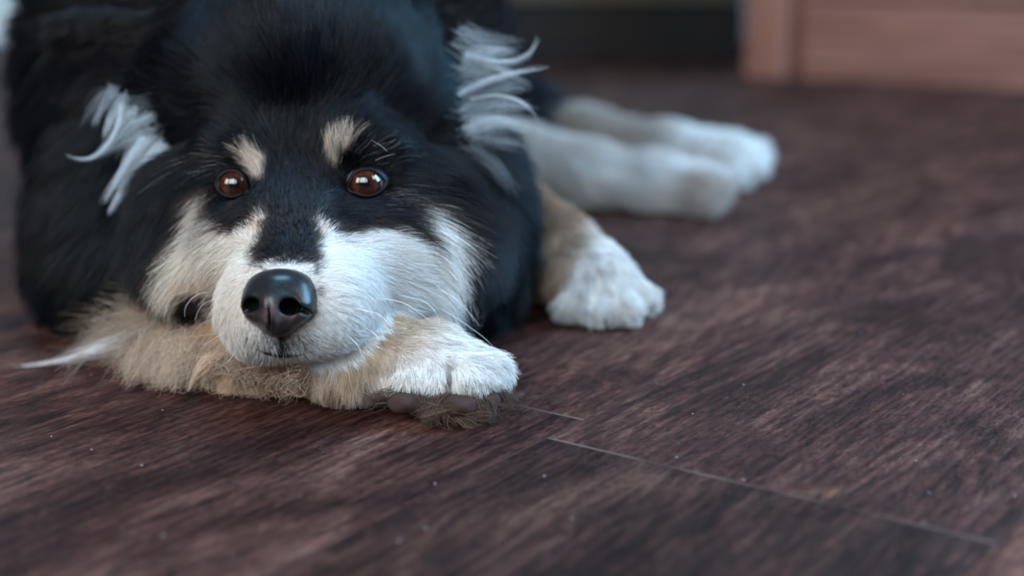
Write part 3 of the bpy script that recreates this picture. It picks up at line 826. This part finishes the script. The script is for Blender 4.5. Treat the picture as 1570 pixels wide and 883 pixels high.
lidm, nt, bs, _ = nodes('black wet eyelid skin')
bs.inputs['Base Color'].default_value = (.007, .006, .008, 1); bs.inputs['Roughness'].default_value = .5; bs.inputs['Specular IOR Level'].default_value = .25
def ball(r, nseg=40, nring=24, bulge=0.0, cut=0.0):
    V_, F_ = [], []
    for i in range(nring + 1):
        th = math.pi * i / nring
        for j in range(nseg):
            ph = 2 * math.pi * j / nseg
            x, y, z = math.sin(th) * math.cos(ph), math.sin(th) * math.sin(ph), math.cos(th)
            rr_ = r * (1 + bulge * max(0, (z - cut)) ** 2)
            V_.append((x * rr_, y * rr_, z * rr_))
    for i in range(nring):
        for j in range(nseg):
            F_.append((i * nseg + j, (i + 1) * nseg + j, (i + 1) * nseg + (j + 1) % nseg, i * nseg + (j + 1) % nseg))
    return V_, F_
R_EYE = .0118
for i, (u, v, z) in enumerate(EYES):
    c = P(u, v, z + .003)
    look = (CAM + np.array([-.05, 0, .03])) - c; look /= np.linalg.norm(look)
    Vb, Fb = ball(R_EYE)
    eye = mesh_obj('eye', Vb, Fb, sclm, parent=dog)
    eye.location = c; eye.rotation_euler = Vector(look).to_track_quat('Z', 'Y').to_euler()
    # iris: cornea cap in front of the ball
    Vc, Fc = [], []
    nr_, ns2 = 16, 40
    for a in range(nr_ + 1):
        th = .87 * a / nr_
        for b in range(ns2):
            ph = 2 * math.pi * b / ns2; rr_ = R_EYE * 1.004 + .0008 * math.cos(th / .87 * math.pi / 2)
            Vc.append((rr_ * math.sin(th) * math.cos(ph), rr_ * math.sin(th) * math.sin(ph), rr_ * math.cos(th)))
    for a in range(nr_):
        for b in range(ns2): Fc.append((a * ns2 + b, (a + 1) * ns2 + b, (a + 1) * ns2 + (b + 1) % ns2, a * ns2 + (b + 1) % ns2))
    mesh_obj('iris', Vc, Fc, irism, parent=eye)
    # eyelids: almond-shaped rim lying on the ball
    W2, H2 = (.0086, .0073) if i == 0 else (.0098, .0074)
    lid_v, lid_f = [], []
    ns3, nt3 = 56, 10
    Rt, Up_, Fr = RIGHT, UP, -FWD
    for a in range(ns3):
        t = 2 * math.pi * a / ns3
        cx_, sy_ = math.cos(t), math.sin(t)
        ex = W2 * cx_ + (.0012 if i == 1 else -.0004); ey = H2 * sy_ * (1 - .20 * abs(cx_) ** 3) + (.0 if sy_ > 0 else .0004)
        if i == 0 and cx_ > .6: ey -= .0028 * (cx_ - .6) / .4
        if i == 1 and cx_ < -.6: ey -= .0026 * (-cx_ - .6) / .4
        for b in range(nt3):
            g = b / (nt3 - 1)
            sx_, sy2 = ex * (1 + .38 * g), ey * (1 + .42 * g)
            rad2 = ex * ex + ey * ey
            h0 = math.sqrt(max(1e-9, (R_EYE + .0006) ** 2 - min(rad2, (R_EYE * .97) ** 2)))
            hz = h0 + .0009 * math.sin(min(1, g * 3) * math.pi / 2) - .0075 * g ** 1.6
            q = c + Rt * sx_ + Up_ * sy2 + Fr * hz
            lid_v.append(q)
    for a in range(ns3):
        for b in range(nt3 - 1):
            lid_f.append((a * nt3 + b, a * nt3 + b + 1, ((a + 1) % ns3) * nt3 + b + 1, ((a + 1) % ns3) * nt3 + b))
    lid = mesh_obj('eyelid', lid_v, lid_f, lidm, parent=dog)
    so = lid.modifiers.new('thick', 'SOLIDIFY'); so.thickness = .0007; so.offset = 0

# ---- nose
nosem, nt, bs, _ = nodes('moist nose leather')
at = N(nt, 'ShaderNodeAttribute', attribute_name='fcol'); nt.links.new(at.outputs['Color'], bs.inputs['Base Color'])
vo = N(nt, 'ShaderNodeTexVoronoi'); vo.inputs['Scale'].default_value = 1700
tcn = N(nt, 'ShaderNodeTexCoord'); nt.links.new(tcn.outputs['Object'], vo.inputs['Vector'])
bp = N(nt, 'ShaderNodeBump'); bp.inputs['Strength'].default_value = 1.0; bp.inputs['Distance'].default_value = .0007; bs.inputs['Coat Weight'].default_value = .6; bs.inputs['Coat Roughness'].default_value = .27
nt.links.new(vo.outputs['Distance'], bp.inputs['Height']); nt.links.new(bp.outputs[0], bs.inputs['Normal'])
bs.inputs['Roughness'].default_value = .42; bs.inputs['Specular IOR Level'].default_value = .24
nc = P(427, 462, .770); pn = 1 / ppm(.770)
nf = Field(nc - .034, nc + .034, .0006)
def NE(x, y, dz, rx, ry, rz, k=.004, cut=False, rot=0):
    c_, s_ = math.cos(rot), math.sin(rot)
    M = np.stack([c_ * RIGHT + s_ * UP, -s_ * RIGHT + c_ * UP, FWD])
    nf.ell(nc + RIGHT * x * pn - UP * y * pn + FWD * dz, (rx * pn, ry * pn, rz), M, k, 1, cut)
NE(0, -6, .006, 58, 41, .0175)
NE(-2, 16, .004, 44, 30, .0150, .006)
NE(-3, 36, .007, 24, 20, .0110, .005)
NE(0, -26, .010, 48, 22, .0150, .005)
NE(-34, 8, .0, 22, 22, .0105, .004)
NE(30, 8, .0, 25, 22, .0105, .004)
NE(-8, 12, -.006, 13, 28, .0080, .005)
# nostrils and their side slits, philtrum groove
NE(-38, 5, -.006, 13, 11, .0105, .0025, True, .15)
NE(20, 8, -.006, 16, 13, .0112, .0025, True, -.1)
NE(-50, 14, -.006, 11, 4.5, .0065, .002, True, .7)
NE(42, 14, -.006, 15, 4.5, .0065, .002, True, -.5)
NE(-8, 32, -.012, 1.8, 24, .0055, .002, True)
NV, NQ = nf.mesh()
nu, nv_, nz_ = project(NV); n = len(NV)
colr = np.tile(np.array([.007, .006, .008]), (n, 1))
pink = np.exp(-(((nu - 417) / 11) ** 2)) * sstep(nv_, 446, 478) + np.exp(-(((nu - 405) / 16) ** 2 + ((nv_ - 492) / 11) ** 2)) + np.exp(-(((nu - 448) / 24) ** 2 + ((nv_ - 492) / 9) ** 2))
colr = lerp(colr, np.array([.135, .085, .09]), np.clip(pink, 0, 1) * np.clip(.75 + .35 * lown(NV, 500, 2), 0, 1))
colr = lerp(colr, np.array([.003, .002, .002]), np.clip(1.6 * np.exp(-(((nu - 389) / 12) ** 2 + ((nv_ - 467) / 10) ** 2) ** 2) + 1.6 * np.exp(-(((nu - 447) / 15) ** 2 + ((nv_ - 470) / 12) ** 2) ** 2), 0, 1))
colr = lerp(colr, np.array([.012, .01, .012]), np.exp(-(((nu - 419) / 2.6) ** 2)) * sstep(nv_, 475, 490))
nose = quads_obj('nose', NV, NQ, nosem, dog)
c_ = nose.data.color_attributes.new('fcol', 'FLOAT_COLOR', 'POINT'); c_.data.foreach_set('color', np.concatenate([colr, np.ones((n, 1))], 1).astype(np.float32).ravel())

# ---- mouth line
def tube(pts, rad, seg=8, res=6):
    pts = [np.array(p) for p in pts]
    # Catmull-Rom
    Q_ = []
    ext = [2 * pts[0] - pts[1]] + pts + [2 * pts[-1] - pts[-2]]; rads = []
    for i in range(1, len(ext) - 2):
        for k in range(res):
            t = k / res; a, b, c, d = ext[i - 1:i + 3]
            Q_.append(.5 * ((2 * b) + (c - a) * t + (2 * a - 5 * b + 4 * c - d) * t * t + (3 * b - a - 3 * c + d) * t ** 3)); rads.append(rad(((i - 1) + t) / (len(pts) - 1)))
    Q_.append(pts[-1]); rads.append(rad(1.0))
    V_, F_ = [], []
    for i, q in enumerate(Q_):
        tn = Q_[min(i + 1, len(Q_) - 1)] - Q_[max(i - 1, 0)]; tn /= np.linalg.norm(tn) + 1e-12
        s1 = np.cross(tn, [0.13, .2, 1]); s1 /= np.linalg.norm(s1); s2 = np.cross(tn, s1)
        for k in range(seg):
            a = 2 * math.pi * k / seg; V_.append(q + (s1 * math.cos(a) + s2 * math.sin(a)) * rads[i])
    for i in range(len(Q_) - 1):
        for k in range(seg): F_.append((i * seg + k, i * seg + (k + 1) % seg, (i + 1) * seg + (k + 1) % seg, (i + 1) * seg + k))
    F_.append(tuple(range(seg))[::-1]); F_.append(tuple((len(Q_) - 1) * seg + k for k in range(seg)))
    return V_, F_
def on_skin(u, v, off=0.0, z0=.7):
    d = P(u, v, 1.0) - CAM
    zs = np.arange(z0, 1.3, .0015); q = CAM + d[None, :] * zs[:, None]
    s = dog_f.sample(q); k = np.argmax(s < off)
    return q[k]
lip = [on_skin(u, v, .0005) for (u, v) in [(392, 534), (408, 540), (430, 543), (455, 543), (478, 539)]]
mesh_obj('lip', *tube(lip, lambda t: .0004 + .0013 * math.sin(math.pi * t)), lidm, parent=dog)

# ---- pads of the near paw, claws
padm, nt, bs, _ = nodes('grey-brown paw pad')
nn_ = N(nt, 'ShaderNodeTexNoise'); nn_.inputs['Scale'].default_value = 500
rpd = ramp(nt, [(.35, (.045, .026, .022)), (.65, (.085, .052, .045))]); nt.links.new(nn_.outputs[0], rpd.inputs[0]); nt.links.new(rpd.outputs[0], bs.inputs['Base Color'])
bp = N(nt, 'ShaderNodeBump'); bp.inputs['Distance'].default_value = .0004; bp.inputs['Strength'].default_value = .6; nt.links.new(nn_.outputs[0], bp.inputs['Height']); nt.links.new(bp.outputs[0], bs.inputs['Normal'])
bs.inputs['Roughness'].default_value = .7; bs.inputs['Specular IOR Level'].default_value = .12
def lump(name, c, r, M, mat, parent, label=None):
    Vb, Fb = ball(1.0, 28, 18)
    Vb = np.array(Vb) * (1 + .05 * np.sin(np.array(Vb)[:, :1] * 5 + 1) * np.cos(np.array(Vb)[:, 1:2] * 4))
    Vw = (Vb * np.array(r)) @ np.array(M) + np.array(c)
    Vw[:, 2] = np.maximum(Vw[:, 2], .0004)
    o = mesh_obj(name, Vw, Fb, mat, parent=parent)
    if label: o['label'] = label
    return o
Mc = np.stack([RIGHT, UP, FWD])
for (u, v, z, a, b, c) in [(622, 618, .7905, .0098, .0062, .008), (706, 622, .7880, .0098, .0064, .008), (664, 630, .793, .008, .005, .008), (750, 614, .797, .0075, .0055, .008)]:
    lump('toe_pad', P(u, v, z), (a, b, c), Mc, padm, dog)
clawm, nt, bs, _ = nodes('dark claw'); bs.inputs['Base Color'].default_value = (.10, .085, .08, 1); bs.inputs['Roughness'].default_value = .3
for a, b in [((925, 484, .976), (930, 498, .970)), ((966, 478, .977), (976, 490, .972)), ((992, 462, .99), (1006, 474, .986)), ((886, 478, .985), (888, 492, .979))]:
    mesh_obj('claw', *tube([P(*a), P((a[0] + b[0]) / 2 + 1, (a[1] + b[1]) / 2 - 1, (a[2] + b[2]) / 2), P(*b)], lambda t: .0021 * (1 - t) + .0004), clawm, parent=dog)
# muddy tufts between the toes of the near paw
rr, dd, ll, cc = [], [], [], []
for (u0, v0, z0, du, dv, L0, cnt, tone) in [(588, 610, .800, -.9, .35, .012, 90, 1.2), (640, 606, .788, .3, .9, .010, 180, .8), (680, 606, .787, -.5, .8, .016, 260, 1), (690, 622, .786, -.8, .5, .016, 160, 1.5), (700, 632, .788, .9, .25, .016, 260, 1.2), (735, 612, .790, .7, .6, .013, 220, .9),
                                    (765, 602, .797, .6, .6, .010, 200, .8), (650, 632, .790, .6, .3, .012, 150, .7), (720, 605, .787, .1, 1, .007, 160, 1.5), (606, 600, .79, -.8, .1, .008, 50, .8), (740, 628, .796, .6, .2, .014, 240, .9)]:
    rr.append(P(u0, v0, z0) + rng.normal(size=(cnt, 3)) * np.array([.0030, .002, .0012]))
    a_ = np.arctan2(dv, du) + rng.normal(size=cnt) * .35; dd.append(np.stack([np.cos(a_), np.sin(a_)], 1)); ll.append(np.full(cnt, L0)); cc.append(np.array([.080, .047, .033]) * tone * rng.uniform(.35, 2.0, (cnt, 1)))
rr = np.concatenate(rr); dd = np.concatenate(dd); ll = np.concatenate(ll); cc = np.concatenate(cc)
nn = np.tile(-FWD, (len(rr), 1))
X = grow(dog_f, rr, nn, dd, ll, np.full(len(rr), .25), 7, .1, .15, .85, 25, .3, curl=.4)
hair_object('paw_tufts', X, np.clip(cc, .01, .9), .00008, .00003, dog, 'dirty brown hair between the paw pads')

# ---- locks of the elbow feathering, falling onto the floor
def fall(u0, v0, u1, v1, h0=.022, sag=.3, h1=.0008):
    a = G(u0, v0, h0); b = G(u1, v1, h1); m_ = a * .5 + b * .5; m_[2] = h0 * (1 - sag) if sag < 1 else h0
    return [a, m_, b]
TAN_L = [(fall(235, 520, 190, 594), 130, .005, .0035, .95), (fall(255, 530, 215, 590), 160, .005, .004, .9), (fall(270, 535, 240, 596), 240, .005, .004, 1.0), (fall(285, 540, 262, 598), 240, .005, .004, 1.0),
     (fall(320, 550, 288, 600), 200, .002, .0006, 1.35), (fall(330, 552, 306, 600), 60, .002, .0006, 1.15), (fall(350, 555, 318, 585), 140, .005, .004, .9), (fall(375, 560, 345, 598), 120, .005, .005, .8),
     (fall(400, 565, 378, 603), 130, .005, .004, .85), (fall(425, 570, 410, 608), 120, .005, .003, .9), (fall(220, 510, 150, 560), 90, .005, .006, .6), (fall(205, 505, 110, 545), 90, .006, .008, .55), (fall(190, 500, 90, 505), 60, .006, .008, .5),
     (fall(215, 520, 175, 580), 50, .004, .007, .7), (fall(130, 545, 88, 584, .01), 26, .002, .0035, .6), (fall(300, 530, 252, 570), 160, .006, .005, 1.0), (fall(340, 540, 300, 575), 160, .006, .005, 1.0), (fall(450, 575, 440, 615), 120, .005, .003, 1.0)]
X, cc_ = locks(TAN_L, (.68, .52, .40), 12, .0006); hair_object('elbow_feathering', X, cc_, .00007, .00003, dog, 'tan feathery hair spread over the floor')
X, cc_ = locks([([G(250, 500, .022), G(185, 522, .016), G(110, 560, .004), G(20, 561, .001)], 95, .0030, .0009, 1.05), ([G(230, 510, .02), G(150, 530, .012), G(90, 548, .003)], 60, .004, .003, .7)], (.80, .74, .72), 14, .0006)
hair_object('elbow_lock', X, cc_, .00007, .00003, dog, 'long pale lock lying out on the floor')

# ---- whiskers
whm, nt, bs, _ = nodes('pale whisker'); bs.inputs['Base Color'].default_value = (.85, .83, .82, 1); bs.inputs['Roughness'].default_value = .35
WH = [  # picture path of each whisker, start depth, forward drift
 [(582, 457), (620, 465), (650, 485), (668, 498)], [(545, 473), (580, 482), (598, 500), (606, 518)], [(610, 452), (650, 462), (670, 482), (674, 498)],
 [(556, 502), (575, 512), (584, 530)], [(660, 465), (700, 488), (740, 516), (764, 540)], [(640, 478), (622, 490), (610, 498)],
 [(322, 447), (300, 453), (285, 470), (283, 486)], [(325, 459), (308, 470), (298, 492)], [(328, 488), (312, 495), (298, 504)], [(375, 404), (352, 398), (320, 402)], [(345, 510), (330, 518), (310, 530)],
 [(535, 515), (550, 532), (556, 552)], [(360, 540), (352, 552), (340, 560)], [(660, 440), (690, 452), (720, 480), (735, 500)], [(690, 418), (712, 412)], [(568, 214), (582, 222), (594, 232)], [(575, 246), (590, 240), (606, 236)]]
for w_ in WH:
    p0 = on_skin(*w_[0], .001); z0 = project(p0)[2]
    pts = []
    for k, (u, v) in enumerate(w_):
        zz = z0 - .002 - .008 * k / len(w_)
        pts.append(P(u, v, zz) if k else p0)
    mesh_obj('whisker', *tube(pts, lambda t: (.00016 if w_[0][1] > 300 else .00006) * (1 - t) + .00003, 6, 8), whm, parent=dog)
